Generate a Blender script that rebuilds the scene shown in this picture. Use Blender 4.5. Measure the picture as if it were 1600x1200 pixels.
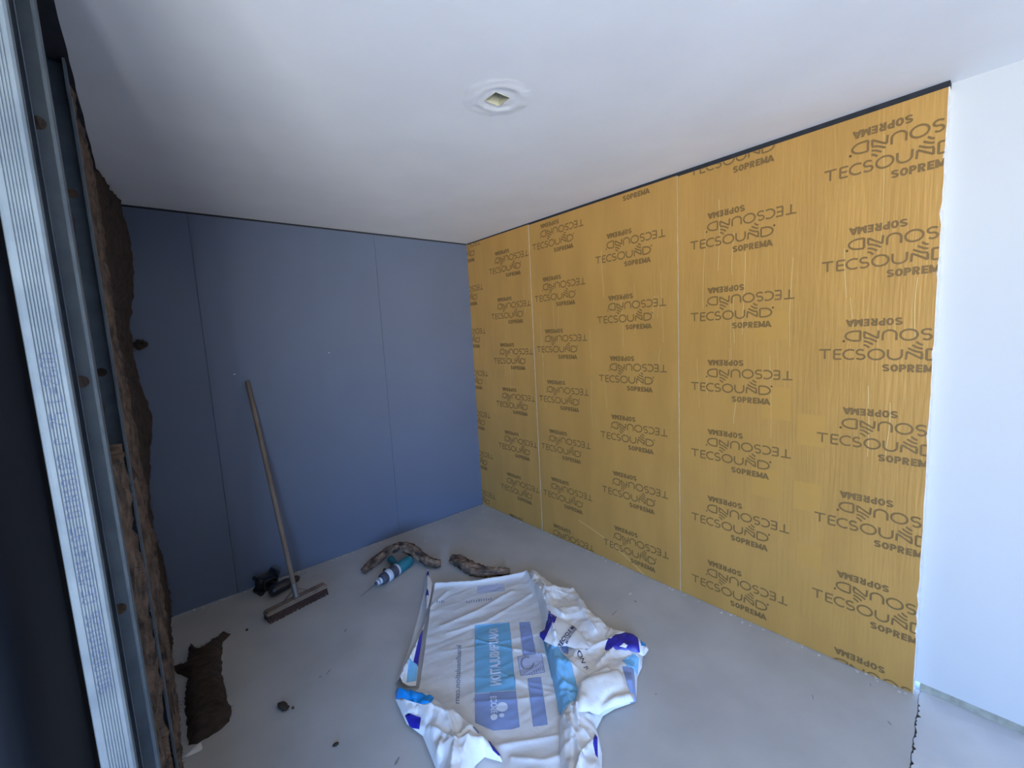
import bpy, bmesh, math, random
from mathutils import Vector, Matrix, noise
from mathutils.geometry import delaunay_2d_cdt

random.seed(7)
for o in list(bpy.data.objects):
    bpy.data.objects.remove(o)
scene = bpy.context.scene
COL = scene.collection
H = 2.446                      # ceiling height; back wall is y = 0, panelled wall is x = 0

# ------------------------------------------------------------------ camera
cam_data = bpy.data.cameras.new('camera')
cam = bpy.data.objects.new('camera', cam_data)
COL.objects.link(cam)
yaw, pitch, roll = 0.7035, -0.1148, -0.0526
fw = Vector((math.sin(yaw)*math.cos(pitch), math.cos(yaw)*math.cos(pitch), math.sin(pitch)))
r0 = Vector((math.cos(yaw), -math.sin(yaw), 0))
u0 = r0.cross(fw)
rt = r0*math.cos(roll) + u0*math.sin(roll)
up = -r0*math.sin(roll) + u0*math.cos(roll)
M = Matrix((rt, up, -fw)).transposed().to_4x4()
M.translation = Vector((-2.3281, -3.2778, 1.6142))
cam.matrix_world = M
cam_data.sensor_width = 36.0
cam_data.lens = 672.19/1600*36
cam_data.clip_start = 0.02
scene.camera = cam

# ------------------------------------------------------------------ daylight
world = bpy.data.worlds.new('daylight')
scene.world = world
world.use_nodes = True
wn = world.node_tree
wn.nodes.clear()
w_out = wn.nodes.new('ShaderNodeOutputWorld')
w_bg = wn.nodes.new('ShaderNodeBackground')
w_ramp = wn.nodes.new('ShaderNodeValToRGB')
w_tc = wn.nodes.new('ShaderNodeTexCoord')
w_sep = wn.nodes.new('ShaderNodeSeparateXYZ')
w_map = wn.nodes.new('ShaderNodeMapRange')
w_map.inputs['From Min'].default_value = -1
w_map.inputs['From Max'].default_value = 1
wn.links.new(w_tc.outputs['Generated'], w_sep.inputs[0])
wn.links.new(w_sep.outputs['Z'], w_map.inputs['Value'])
wn.links.new(w_map.outputs[0], w_ramp.inputs[0])
wn.links.new(w_ramp.outputs[0], w_bg.inputs[0])
wn.links.new(w_bg.outputs[0], w_out.inputs[0])
SKY = [(0.0, (.78, .81, .79)), (0.46, (.95, .98, .96)), (0.50, (.78, .88, .96)), (0.54, (.25, .51, 1.0)), (0.70, (.15, .40, 1.0)), (1.0, (.10, .28, .85))]
cr = w_ramp.color_ramp
cr.elements[0].position = SKY[0][0]; cr.elements[0].color = SKY[0][1] + (1,)
cr.elements[1].position = SKY[-1][0]; cr.elements[1].color = SKY[-1][1] + (1,)
for p, c in SKY[1:-1]:
    e = cr.elements.new(p); e.color = c + (1,)
w_bg.inputs['Strength'].default_value = 33.0

WIN = (-5.3, -3.1, 0.05, 2.25)     # x0, x1, z0, z1 of the glazed opening behind the camera
WY = -6.2
ld = bpy.data.lights.new('window_daylight', 'AREA')
ld.shape = 'RECTANGLE'
ld.size = WIN[1]-WIN[0]; ld.size_y = WIN[3]-WIN[2]
ld.cycles.is_portal = True
lo = bpy.data.objects.new('window_daylight', ld)
COL.objects.link(lo)
lo.location = ((WIN[0]+WIN[1])/2, WY+0.02, (WIN[2]+WIN[3])/2)
lo.rotation_euler = (math.radians(90), 0, 0)

scene.view_settings.view_transform = 'Standard'
scene.view_settings.look = 'None'
scene.view_settings.gamma = 1
scene.view_settings.use_curve_mapping = False
scene.view_settings.exposure = 0.22

# ------------------------------------------------------------------ materials
def mat(name, color, rough=0.6, metal=0.0, var=0.0, scale=8.0, color2=None, bump=0.0, bscale=60.0, stretch=(1, 1, 1), spec=0.5, detail=4, lo_hi=(0.35, 0.65), trans=0.0, bstretch=None):
    m = bpy.data.materials.new(name)
    m.use_nodes = True
    nt = m.node_tree
    b = nt.nodes['Principled BSDF']
    b.inputs['Base Color'].default_value = (*color, 1)
    b.inputs['Roughness'].default_value = rough
    b.inputs['Metallic'].default_value = metal
    b.inputs['Specular IOR Level'].default_value = spec
    tc = nt.nodes.new('ShaderNodeTexCoord')
    if color2 is not None or var:
        mp = nt.nodes.new('ShaderNodeMapping'); mp.inputs['Scale'].default_value = stretch
        nz = nt.nodes.new('ShaderNodeTexNoise'); nz.inputs['Scale'].default_value = scale; nz.inputs['Detail'].default_value = detail
        rp = nt.nodes.new('ShaderNodeValToRGB')
        c2 = color2 if color2 is not None else tuple(max(0, c*(1-var)) for c in color)
        rp.color_ramp.elements[0].position = lo_hi[0]; rp.color_ramp.elements[0].color = (*c2, 1)
        rp.color_ramp.elements[1].position = lo_hi[1]; rp.color_ramp.elements[1].color = (*color, 1)
        nt.links.new(tc.outputs['Object'], mp.inputs[0]); nt.links.new(mp.outputs[0], nz.inputs[0])
        nt.links.new(nz.outputs[0], rp.inputs[0]); nt.links.new(rp.outputs[0], b.inputs['Base Color'])
    if bump:
        mp2 = nt.nodes.new('ShaderNodeMapping'); mp2.inputs['Scale'].default_value = bstretch or stretch
        n2 = nt.nodes.new('ShaderNodeTexNoise'); n2.inputs['Scale'].default_value = bscale; n2.inputs['Detail'].default_value = 5
        bp = nt.nodes.new('ShaderNodeBump'); bp.inputs['Strength'].default_value = bump; bp.inputs['Distance'].default_value = 0.01
        nt.links.new(tc.outputs['Object'], mp2.inputs[0]); nt.links.new(mp2.outputs[0], n2.inputs[0])
        nt.links.new(n2.outputs[0], bp.inputs['Height']); nt.links.new(bp.outputs[0], b.inputs['Normal'])
    if trans:
        b.inputs['Transmission Weight'].default_value = trans
    return m

MT = {
 'plaster': mat('ceiling board', (.82, .825, .83), .75, var=.05, scale=3, bump=.05, bscale=25),
 'filler': mat('ceiling filler', (.80, .805, .81), .75, var=.06, scale=14, bump=.12, bscale=30),
 'white': mat('white wall board', (.56, .57, .575), .7, var=.02, scale=2, bump=.02, bscale=90),
 'blue': mat('blue board', (.104, .132, .20), .42, var=.06, scale=1.6, bump=.015, bscale=14, spec=.5),
 'blue_joint': mat('blue board joint', (.07, .09, .145), .7),
 'chalk': mat('chalky smear', (.55, .60, .70), .8),
 'gold': mat('gold film', (.56, .31, .082), .38, metal=.25, color2=(.50, .275, .072), scale=2.2, stretch=(1, 3, .7), bump=.22, bscale=9, bstretch=(1, 9, .55), spec=.5),
 'gold_patch': mat('gold film patch', (.56, .308, .075), .4, metal=.25),
 'ink': mat('brown ink', (.20, .115, .036), .5, metal=.1),
 'scratch': mat('film crease', (.80, .62, .30), .35),
 'gyp': mat('gypsum edge', (.74, .72, .68), .8, var=.15, scale=40),
 'gyp_tan': mat('seam paper', (.62, .52, .36), .8, var=.35, scale=30),
 'foam': mat('dark foam and void band', (.02, .023, .03), .9, var=.3, scale=30),
 'floor': mat('floor board', (.46, .455, .445), .6, color2=(.40, .395, .385), scale=3.5, bump=.04, bscale=40, detail=8),
 'floor_pale': mat('pale floor board', (.62, .63, .65), .65, color2=(.55, .56, .58), scale=5, bump=.04, bscale=40),
 'dust': mat('white dust', (.66, .66, .66), .9),
 'scuff': mat('dark scuff', (.22, .21, .20), .8),
 'gap': mat('dark gap', (.16, .17, .18), .9),
 'pencil': mat('pencil marks', (.36, .30, .42), .8),
 'osb': mat('base strip', (.40, .40, .34), .85, color2=(.28, .28, .23), scale=25, bump=.1),
 'cream': mat('cream box', (.46, .43, .30), .6),
 'zinc': mat('galvanised steel', (.115, .14, .16), .6, metal=.35, color2=(.085, .108, .13), scale=18, bump=.01, bscale=60),
 'zinc_ink': mat('dot ink', (.03, .045, .10), .7),
 'bare': mat('bare render', (.32, .32, .32), .9),
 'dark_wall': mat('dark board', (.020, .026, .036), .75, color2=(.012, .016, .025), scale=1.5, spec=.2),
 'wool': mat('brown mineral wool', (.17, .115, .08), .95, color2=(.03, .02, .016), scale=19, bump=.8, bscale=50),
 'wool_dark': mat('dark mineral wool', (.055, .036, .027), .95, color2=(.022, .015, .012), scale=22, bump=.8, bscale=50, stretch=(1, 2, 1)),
 'wool_strip': mat('torn mineral wool', (.27, .175, .115), .95, color2=(.045, .03, .024), scale=16, bump=.9, bscale=40, lo_hi=(.4, .68)),
 'wool_strip2': None,
 'wood': mat('worn broom wood', (.22, .17, .13), .7, color2=(.14, .105, .08), scale=14, stretch=(1, 1, .15)),
 'bristle': mat('brown bristles', (.075, .04, .032), .9, color2=(.04, .022, .018), scale=60),
 'bracket': mat('grey bracket', (.17, .165, .165), .5, metal=.5),
 'black': mat('black plastic', (.012, .014, .02), .3),
 'steel': mat('drill steel', (.30, .33, .38), .35, metal=.8),
 'teal': mat('teal casing', (.012, .15, .20), .45, var=.2, scale=20),
 'grey': mat('grey casing', (.42, .46, .52), .5),
 'charcoal': mat('charcoal rubber', (.045, .05, .075), .6),
 'film': mat('white film', (.76, .78, .81), .3, var=.04, scale=6, bump=.30, bscale=26, spec=.6),
 'film_grey': mat('film with print behind', (.67, .69, .72), .3, var=.05, scale=6, bump=.18, bscale=24, spec=.6),
 'film_beige': mat('film beige', (.74, .745, .74), .35, bump=.22, bscale=22),
 'p_cyan': mat('muted cyan print', (.16, .42, .66), .35, bump=.05, bscale=18, spec=.6),
 'p_blue': mat('muted blue print', (.23, .32, .58), .35, bump=.05, bscale=18, spec=.6),
 'p_lilac': mat('pale lilac print', (.46, .52, .72), .35),
 'cyan': mat('cyan print', (.01, .28, .78), .3),
 'lightcyan': mat('light cyan print', (.20, .52, .84), .3),
 'navy': mat('navy print', (.018, .018, .30), .35),
 'inkgrey': mat('grey print', (.20, .25, .38), .5),
 'inknavy': mat('dark print', (.02, .025, .10), .5),
 'printwhite': mat('white print', (.62, .70, .84), .4),
 'paper': mat('scrap white', (.62, .63, .60), .8),
}

m_ = mat('torn mineral wool streaks', (.30, .19, .125), .95, color2=(.030, .020, .016), scale=1.0, stretch=(14, 4.5, 1), bump=1.0, bscale=1.0, bstretch=(40, 8, 1), lo_hi=(.38, .70), detail=7)
for l in [l for l in m_.node_tree.links if l.from_socket.name == 'Object']:
    tc_ = l.from_node; to_ = l.to_socket
    m_.node_tree.links.new(tc_.outputs['UV'], to_)
MT['wool_strip2'] = m_

# ------------------------------------------------------------------ helpers
def obj(name, bm, mats, parent=None, smooth=False, world=False):
    me = bpy.data.meshes.new(name)
    bm.to_mesh(me); bm.free()
    for m in (mats if isinstance(mats, (list, tuple)) else [mats]):
        me.materials.append(MT[m])
    if smooth:
        for p in me.polygons: p.use_smooth = True
    o = bpy.data.objects.new(name, me)
    COL.objects.link(o)
    if parent is not None:
        o.parent = parent
        if world:
            o.matrix_parent_inverse = Matrix.Translation(-parent.location)
    return o

def thing(name, label, cat, loc=(0, 0, 0), group=None):
    o = bpy.data.objects.new(name, None)
    COL.objects.link(o)
    o.location = loc
    o['label'] = label; o['category'] = cat
    if group: o['group'] = group
    return o

def tag(o, label, cat, group=None):
    o['label'] = label; o['category'] = cat
    if group: o['group'] = group
    return o

def struct(o):
    o['kind'] = 'structure'; return o

def box(bm, x0, x1, y0, y1, z0, z1, mi=0, bevel=0):
    r = bmesh.ops.create_cube(bm, size=1)
    for v in r['verts']:
        v.co = Vector(((x0+x1)/2+v.co.x*(x1-x0), (y0+y1)/2+v.co.y*(y1-y0), (z0+z1)/2+v.co.z*(z1-z0)))
    fs = {f for v in r['verts'] for f in v.link_faces}
    for f in fs: f.material_index = mi
    if bevel:
        es = {e for v in r['verts'] for e in v.link_edges}
        bmesh.ops.bevel(bm, geom=list(es), offset=bevel, segments=2, affect='EDGES')

def quad(bm, pts, mi=0):
    f = bm.faces.new([bm.verts.new(p) for p in pts]); f.material_index = mi; return f

def frame(d):
    d = Vector(d).normalized()
    a = Vector((0, 0, 1)) if abs(d.z) < .9 else Vector((1, 0, 0))
    s = d.cross(a).normalized(); t = s.cross(d).normalized()
    return d, s, t

def lathe(bm, p0, axis, prof, seg=24, mi=0, squash=1.0, mis=None):
    """prof: list of (distance along axis, radius)"""
    d, s, t = frame(axis)
    rings = []
    for (a, r) in prof:
        rings.append([bm.verts.new(Vector(p0)+d*a+(s*math.cos(2*math.pi*k/seg)+t*math.sin(2*math.pi*k/seg)*squash)*r) for k in range(seg)])
    for i in range(len(rings)-1):
        for k in range(seg):
            f = bm.faces.new((rings[i][k], rings[i][(k+1) % seg], rings[i+1][(k+1) % seg], rings[i+1][k]))
            f.material_index = mis[i] if mis else mi; f.smooth = True
    bm.faces.new(list(reversed(rings[0]))).material_index = mis[0] if mis else mi
    bm.faces.new(rings[-1]).material_index = mis[-1] if mis else mi

def inpoly(x, y, P):
    c = False; j = len(P)-1
    for i in range(len(P)):
        xi, yi = P[i]; xj, yj = P[j]
        if (yi > y) != (yj > y) and x < (xj-xi)*(y-yi)/(yj-yi)+xi: c = not c
        j = i
    return c

def segdist(x, y, a, b):
    ax, ay = a; bx, by = b; dx, dy = bx-ax, by-ay
    L = dx*dx+dy*dy or 1e-12
    t = max(0, min(1, ((x-ax)*dx+(y-ay)*dy)/L))
    return math.hypot(x-ax-t*dx, y-ay-t*dy)

def polydist(x, y, P, closed=True):
    n = len(P)
    return min(segdist(x, y, P[i], P[(i+1) % n]) for i in range(n if closed else n-1))

def resample(P, step, jit=0.0, closed=True):
    out = []
    n = len(P)
    for i in range(n if closed else n-1):
        a, b = P[i], P[(i+1) % n]
        L = math.hypot(b[0]-a[0], b[1]-a[1]); k = max(1, int(round(L/step)))
        for q in range(k):
            t = q/k
            x, y = a[0]+(b[0]-a[0])*t, a[1]+(b[1]-a[1])*t
            if jit and q:
                x += random.uniform(-jit, jit); y += random.uniform(-jit, jit)
            out.append((x, y))
    return out

def smoothpoly(P, it=1):
    for _ in range(it):
        Q = []
        for i in range(len(P)):
            a, b = P[i], P[(i+1) % len(P)]
            Q.append((a[0]*.8+b[0]*.2, a[1]*.8+b[1]*.2)); Q.append((a[0]*.2+b[0]*.8, a[1]*.2+b[1]*.8))
        P = Q
    return P

def cdt(outline, holes=(), patches=(), res=None, jitter=.25):
    """triangulate outline (with constraint polygons); returns verts2d, [(tri, patch index or -1)]"""
    V = []; E = []
    def add(P):
        b = len(V)
        for p in P: V.append(Vector(p))
        for i in range(len(P)): E.append((b+i, b+(i+1) % len(P)))
    add(outline)
    for h in holes: add(h)
    for p in patches: add(p)
    if res:
        xs = [p[0] for p in outline]; ys = [p[1] for p in outline]
        nx = int((max(xs)-min(xs))/res)+1; ny = int((max(ys)-min(ys))/res)+1
        for i in range(nx+1):
            for j in range(ny+1):
                x = min(xs)+(i+(.5 if j % 2 else 0))*res+random.uniform(-jitter, jitter)*res
                y = min(ys)+j*res+random.uniform(-jitter, jitter)*res
                if inpoly(x, y, outline) and polydist(x, y, outline) > res*.4:
                    V.append(Vector((x, y)))
    r = delaunay_2d_cdt(V, E, [], 0, 1e-6)
    vs = [(v.x, v.y) for v in r[0]]
    tris = []
    for f in r[2]:
        cx = sum(vs[i][0] for i in f)/len(f); cy = sum(vs[i][1] for i in f)/len(f)
        if not inpoly(cx, cy, outline) or any(inpoly(cx, cy, h) for h in holes): continue
        k = -1
        for q, p in enumerate(patches):
            if inpoly(cx, cy, p): k = q
        tris.append((f, k))
    return vs, tris

def sheet_bm(outline, zf, patches=(), pmats=(), res=.011, bm=None):
    bm = bm or bmesh.new()
    vs, tris = cdt(outline, patches=patches, res=res)
    used = sorted({i for f, k in tris for i in f}); m = {}
    for i in used: m[i] = bm.verts.new((vs[i][0], vs[i][1], zf(*vs[i])))
    for f, k in tris:
        try: fc = bm.faces.new([m[i] for i in f])
        except ValueError: continue
        fc.material_index = pmats[k] if k >= 0 else 0
        fc.smooth = True
        if fc.calc_center_median() and fc.normal.z < 0: pass
    bmesh.ops.recalc_face_normals(bm, faces=bm.faces)
    bm.normal_update()
    if sum(f.normal.z for f in bm.faces) < 0:
        bmesh.ops.reverse_faces(bm, faces=bm.faces)
    return bm

_tc = {}
def text2d(s, w, h, bold=0.0):
    key = (s, bold)
    if key not in _tc:
        cu = bpy.data.curves.new('t', 'FONT'); cu.body = s; cu.offset = bold; cu.resolution_u = 3
        to = bpy.data.objects.new('t', cu); COL.objects.link(to)
        dg = bpy.context.evaluated_depsgraph_get()
        me = bpy.data.meshes.new_from_object(to.evaluated_get(dg))
        V = [(v.co.x, v.co.y) for v in me.vertices]; F = [tuple(p.vertices) for p in me.polygons]
        bpy.data.objects.remove(to); bpy.data.curves.remove(cu); bpy.data.meshes.remove(me)
        x0 = min(v[0] for v in V); x1 = max(v[0] for v in V); y0 = min(v[1] for v in V); y1 = max(v[1] for v in V)
        _tc[key] = ([((v[0]-x0)/(x1-x0), (v[1]-y0)/(y1-y0)) for v in V], F)
    V, F = _tc[key]
    return [(v[0]*w, v[1]*h) for v in V], F

def put2d(bm, V, F, fn, mi):
    vs = [bm.verts.new(fn(*v)) for v in V]
    for f in F:
        try: bm.faces.new([vs[i] for i in f]).material_index = mi
        except ValueError: pass

def ribbon(pts, w, closed=False):
    """flat stroke of width w along 2d points"""
    V = []; F = []
    n = len(pts)
    for i in range(n):
        a = pts[(i-1) % n] if closed or i else pts[i]
        b = pts[(i+1) % n] if closed or i < n-1 else pts[i]
        dx, dy = b[0]-a[0], b[1]-a[1]; L = math.hypot(dx, dy) or 1
        nx, ny = -dy/L*w/2, dx/L*w/2
        V += [(pts[i][0]+nx, pts[i][1]+ny), (pts[i][0]-nx, pts[i][1]-ny)]
    for i in range(n if closed else n-1):
        j = (i+1) % n
        F.append((2*i, 2*i+1, 2*j+1, 2*j))
    return V, F

def arc(cx, cy, rx, ry, a0, a1, n=14):
    return [(cx+rx*math.cos(math.radians(a0+(a1-a0)*i/n)), cy+ry*math.sin(math.radians(a0+(a1-a0)*i/n))) for i in range(n+1)]

def tecsound():
    """strokes of the wall print's main word in a .405 x .044 box"""
    h = .041; S = []
    S += [[(0, h), (.043, h)], [(.0215, h), (.0215, 0)]]
    S += [[(.056, 0), (.056, h)], [(.056, h), (.083, h)], [(.056, h*.52), (.080, h*.52)], [(.056, 0), (.083, 0)]]
    S += [arc(.113, h/2, .024, h/2, 55, 305, 18)]
    sx = .148
    S += [arc(sx, h*.74, .0128, h*.26, 35, 270, 12) + arc(sx, h*.25, .0150, h*.25, 90, -145, 12)[1:]]
    S += [arc(.2005, h/2, .0258, h*.52, 0, 360, 26)]
    S += [[(.238, h), (.238, h*.42)] + arc(.2595, h*.42, .0215, h*.42, 180, 360, 12) + [(.281, h)]]
    S += [[(.294, 0), (.296, h*.78)], [(.296, h*.78), (.341, h*.08)], [(.341, h*.05), (.341, h*.62)]]
    for k in range(3):
        S.append([(.299+k*.012+t*(.043-k*.012), h*(1.12+.30*k)-h*(.42-.07*k)*math.sin(t*math.pi/2)) for t in [i/8 for i in range(9)]])
    S += [[(.354, 0), (.354, h)], [(.354, h), (.372, h)] + arc(.372, h/2, .033, h/2, 90, -90, 14) + [(.354, 0)]]
    S += [arc(.411, h*1.02, .0018, .0018, 0, 360, 6)]
    return S
TS = tecsound()
def soprema():
    h = .036; w = .0088; o = w/2; S = []
    t, b, m = h-o, o, h/2
    def U(x, pts): S.append([(x+a, c) for a, c in pts])
    U(0, arc(.0125, h*.70, .0085, h*.30-o, 20, 180, 8)+[(.006, h*.60), (.019, h*.42)]+arc(.0125, h*.30, .0085, h*.30-o, 0, -160, 8))
    U(.0275, arc(.0125, m, .0085, m-o, 0, 360, 18))
    U(.0550, [(o, 0), (o, h)]); U(.0550, [(o, t), (.012, t)]+arc(.012, h*.66, .0065, t-h*.66, 90, -90, 8)+[(o, 2*h*.66-t)])
    U(.0805, [(o, 0), (o, h)]); U(.0805, [(o, t), (.012, t)]+arc(.012, h*.68, .0065, t-h*.68, 90, -90, 8)+[(o, 2*h*.68-t)]); U(.0805, [(.012, h*.42), (.0195, 0)])
    U(.1075, [(o, 0), (o, h)]); U(.1075, [(o, t), (.020, t)]); U(.1075, [(o, m), (.0185, m)]); U(.1075, [(o, b), (.020, b)])
    U(.1300, [(o, 0), (o, h)]); U(.1300, [(o, h*.95), (.0155, h*.12)]); U(.1300, [(.0155, h*.12), (.031-o, h*.95)]); U(.1300, [(.031-o, 0), (.031-o, h)])
    U(.1610, [(o*.6, 0), (.0125, h*.97)]); U(.1610, [(.0125, h*.97), (.0265, 0)]); U(.1610, [(.007, h*.27), (.020, h*.27)])
    return S, w
SO, SOW = soprema()

def fibres(bm, n, length, w, mi, up=0.3, only=None):
    bm.faces.ensure_lookup_table()
    fs = [f for f in bm.faces if only is None or only(f)]
    for _ in range(n):
        f = random.choice(fs)
        c = f.calc_center_median(); nn = f.normal.copy()
        d = (nn + Vector((random.uniform(-1, 1), random.uniform(-1, 1), random.uniform(-.4, 1)*up))*.9).normalized()
        s = d.orthogonal().normalized()*w
        L = length*random.uniform(.3, 1.2)
        try:
            bm.faces.new([bm.verts.new(c-s-nn*.002), bm.verts.new(c+s-nn*.002), bm.verts.new(c+d*L)]).material_index = mi
        except ValueError: pass

def nz(x, y, z, s):
    return noise.noise(Vector((x*s, y*s, z*s)))

# ------------------------------------------------------------------ setting
XO = -5.8                                    # far side of the space behind the camera
# back wall of blue boards
bm = bmesh.new()
B2, B1 = -.869, -2.031
for x0, x1 in ((-2.52, B1-.0012), (B1+.0012, B2-.0012), (B2+.0012, .10)):
    box(bm, x0, x1, 0, .015, .004, H-.012, 0)
box(bm, -2.52, .10, .012, .13, 0, H, 1)
def backspot(cx, cz, rx, rz, mi, n=14):
    ps = []
    for k in range(n):
        a = 2*math.pi*k/n; r = random.uniform(.6, 1.1)
        ps.append((cx+rx*r*math.cos(a), -.0006, cz+rz*r*math.sin(a)))
    quad(bm, ps, mi)
for (x, z, rx, rz) in ((-1.893, 1.452, .007, .005), (-1.29, 1.55, .006, .003)):
    backspot(x, z, rx, rz, 2)
for k in range(14):
    x = random.uniform(-2.3, -.05)
    backspot(x, random.uniform(.1, 2.3), .0025, .0025, 1, 8)
struct(obj('wall_back', bm, ['blue', 'blue_joint', 'chalk']))
# dark seal line above the blue boards
bm = bmesh.new(); box(bm, -2.47, -.001, .003, .012, H-.014, H, 0)
struct(obj('trim_1', bm, 'foam'))

# right wall (white board), raised over a base strip outside the panelled part
bm = bmesh.new(); box(bm, .045, .12, WY, -3.05, .036, H, 0); box(bm, .045, .12, -3.05, .0, 0, H, 0)
struct(obj('wall_right', bm, 'white'))
bm = bmesh.new()
box(bm, .048, .12, WY, -3.086, .0, .036, 0)
struct(obj('baseboard_right', bm, 'osb'))
# seal above the gold panels
bm = bmesh.new()
n = 60
box(bm, .004, .0445, -3.072, -.004, H-.034, H, 0)
struct(obj('trim_2', bm, 'foam'))

# floor
def strip_edge(a, b, n, jit):
    out = []
    for i in range(n+1):
        t = i/n
        j = random.uniform(-jit, jit) if 0 < i < n else 0
        out.append((a[0]+(b[0]-a[0])*t, a[1]+(b[1]-a[1])*t+j))
    return out
bm = bmesh.new()
edge = strip_edge((.0445, -3.086), (-2.39, -3.215), 220, .0022)
ol = [(.0445, 0), (.0445, -3.085)] + edge + [(-2.52, -3.215), (-2.52, 0)]
vs, tr = cdt(ol)
m = [bm.verts.new((x, y, 0)) for x, y in vs]
for f, k in tr: bm.faces.new([m[i] for i in f])
for (px, py, rx, ry, mi, ang) in [(-1.636, -0.893, 0.018, 0.004, 2, 0.9), (-1.81, -1.144, 0.022, 0.004, 2, 0.7), (-1.851, -1.149, 0.01, 0.004, 2, 0.5), (-0.772, -0.266, 0.03, 0.004, 1, 0.6), (-0.853, -0.257, 0.02, 0.003, 1, 0.5), (-0.233, -1.823, 0.016, 0.006, 1, 0.3), (-0.276, -1.887, 0.012, 0.005, 2, 0), (-0.451, -1.863, 0.03, 0.003, 2, 0.1), (-1.276, 0.267, 0.015, 0.006, 1, 0.2), (-0.317, -2.791, 0.02, 0.002, 2, 0.4), (-0.243, -3.03, 0.012, 0.003, 2, 0.8), (-0.065, -2.94, 0.014, 0.002, 2, 0.3), (-1.764, -1.807, 0.02, 0.006, 2, 0.6), (-0.778, -2.323, 0.006, 0.003, 2, 0), (-0.111, -0.157, 0.02, 0.006, 1, 0.2), (-0.524, -0.105, 0.02, 0.004, 1, 0.3), (-1.095, -0.078, 0.02, 0.003, 1, 0.3), (-1.595, -0.148, 0.015, 0.003, 2, 0.3), (-1.611, 0.113, 0.012, 0.004, 1, 0.3)]:
    ps = []
    for k in range(10):
        a = 2*math.pi*k/10; r = random.uniform(.6, 1.1)
        u, v = rx*r*math.cos(a), ry*r*math.sin(a)
        ps.append((px+u*math.cos(ang)-v*math.sin(ang), py+u*math.sin(ang)+v*math.cos(ang), .0006))
    quad(bm, ps, mi)
# pale dust along the foot of both walls
for k in range(150):
    if random.random() < .45:
        x, y = random.uniform(-2.3, -.02), -random.uniform(.0, .03)**1.0
    else:
        x, y = -random.uniform(.0, .03), random.uniform(-3.05, -.02)
    r = random.uniform(.002, .007)
    quad(bm, [(x+r*random.uniform(.5, 2)*math.cos(a), y+r*math.sin(a), .0007) for a in [2*math.pi*q/7 for q in range(7)]], 1)
bmesh.ops.recalc_face_normals(bm, faces=bm.faces)
for f in bm.faces:
    if f.normal.z < 0: f.normal_flip()
struct(obj('floor', bm, ['floor', 'dust', 'scuff']))
# outer floor board beyond the joint
bm = bmesh.new()
ol = [(.12, WY), (.12, -3.0915)] + [(.0445, -3.0915)] + [(p[0], p[1]-.0022-(abs(random.gauss(0, .006)) if random.random() < .3 else 0)) for p in edge] + [(-2.52, -3.225), (XO, -3.225), (XO, WY)]
vs, tr = cdt(ol)
m = [bm.verts.new((x, y, -.001)) for x, y in vs]
for f, k in tr: bm.faces.new([m[i] for i in f])
for k in range(6):      # drawn lines near the base strip
    a = (.045-.012*k-.02, -3.115-.006*k); b = (.052-.0045*k-.004, -3.52-.02*k)
    pts = [(a[0]+(b[0]-a[0])*t+.012*math.sin(3*t), a[1]+(b[1]-a[1])*t) for t in [i/8 for i in range(9)]]
    V, F = ribbon(pts, .0010)
    put2d(bm, V, F, lambda x, y: (x, y, -.0004), 1)
for f in bm.faces:
    f.normal_update()
    if f.normal.z < 0: f.normal_flip()
struct(obj('floor', bm, ['floor_pale', 'pencil']))
bm = bmesh.new(); box(bm, XO-.1, .14, WY-.1, .14, -.12, -.014, 0)
struct(obj('floor', bm, 'gap'))

# ceiling with the cut-out
CX, CY, CR, hs = -1.272, -2.034, .125, .0325
bm = bmesh.new()
circ = [(CX+CR*math.cos(2*math.pi*k/48), CY+CR*math.sin(2*math.pi*k/48)) for k in range(48)]
ol = [(.12, WY-.1), (.12, .14), (-2.393, .14), (-2.393, -2.44), (XO, -2.44), (XO, WY-.1)]
vs, tr = cdt(ol, holes=[circ])
m = [bm.verts.new((x, y, H)) for x, y in vs]
for f, k in tr: bm.faces.new([m[i] for i in f]).material_index = 0
sq = [(CX-hs, CY-hs), (CX+hs, CY-hs), (CX+hs, CY+hs), (CX-hs, CY+hs)]
vs, tr = cdt(circ, holes=[sq], res=.006)
def zc(x, y):
    r = math.hypot(x-CX-.008, y-CY+.004)
    e = max(0, min(1, (CR-math.hypot(x-CX, y-CY))/.02))
    return H-e*(.0009+.0015*math.exp(-((r-.078)/.014)**2)+.0012*nz(x, y, 0, 30)-.0008*math.exp(-((r-.055)/.012)**2))
m = [bm.verts.new((x, y, zc(x, y))) for x, y in vs]
for f, k in tr:
    fc = bm.faces.new([m[i] for i in f]); fc.material_index = 1; fc.smooth = True
for i in range(4):
    a, b = sq[i], sq[(i+1) % 4]
    quad(bm, [(a[0], a[1], H-.0022), (b[0], b[1], H-.0022), (b[0], b[1], H+.10), (a[0], a[1], H+.10)], 2)
quad(bm, [(p[0], p[1], H+.10) for p in sq], 2)
# trowel scrapes and pinholes
for k in range(26):
    x, y = random.uniform(-2.0, -.2), random.uniform(-3.0, -1.5); L = random.uniform(.01, .06); a = random.uniform(-.5, .5)+.3
    if math.hypot(x-CX, y-CY) < .2: continue
    V, F = ribbon([(x+L*t*math.cos(a), y+L*t*math.sin(a)+.004*math.sin(5*t)) for t in (0, .3, .6, 1)], random.uniform(.001, .003))
    put2d(bm, V, F, lambda x, y: (x, y, H-.0012), 1)
for f in bm.faces:
    f.normal_update()
    if abs(f.normal.z) > .5 and f.normal.z > 0: f.normal_flip()
struct(obj('ceiling', bm, ['plaster', 'filler', 'cream']))
bm = bmesh.new(); box(bm, XO-.1, .14, WY-.1, .14, H+.11, H+.2, 0)
struct(obj('ceiling', bm, 'gap'))

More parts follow.
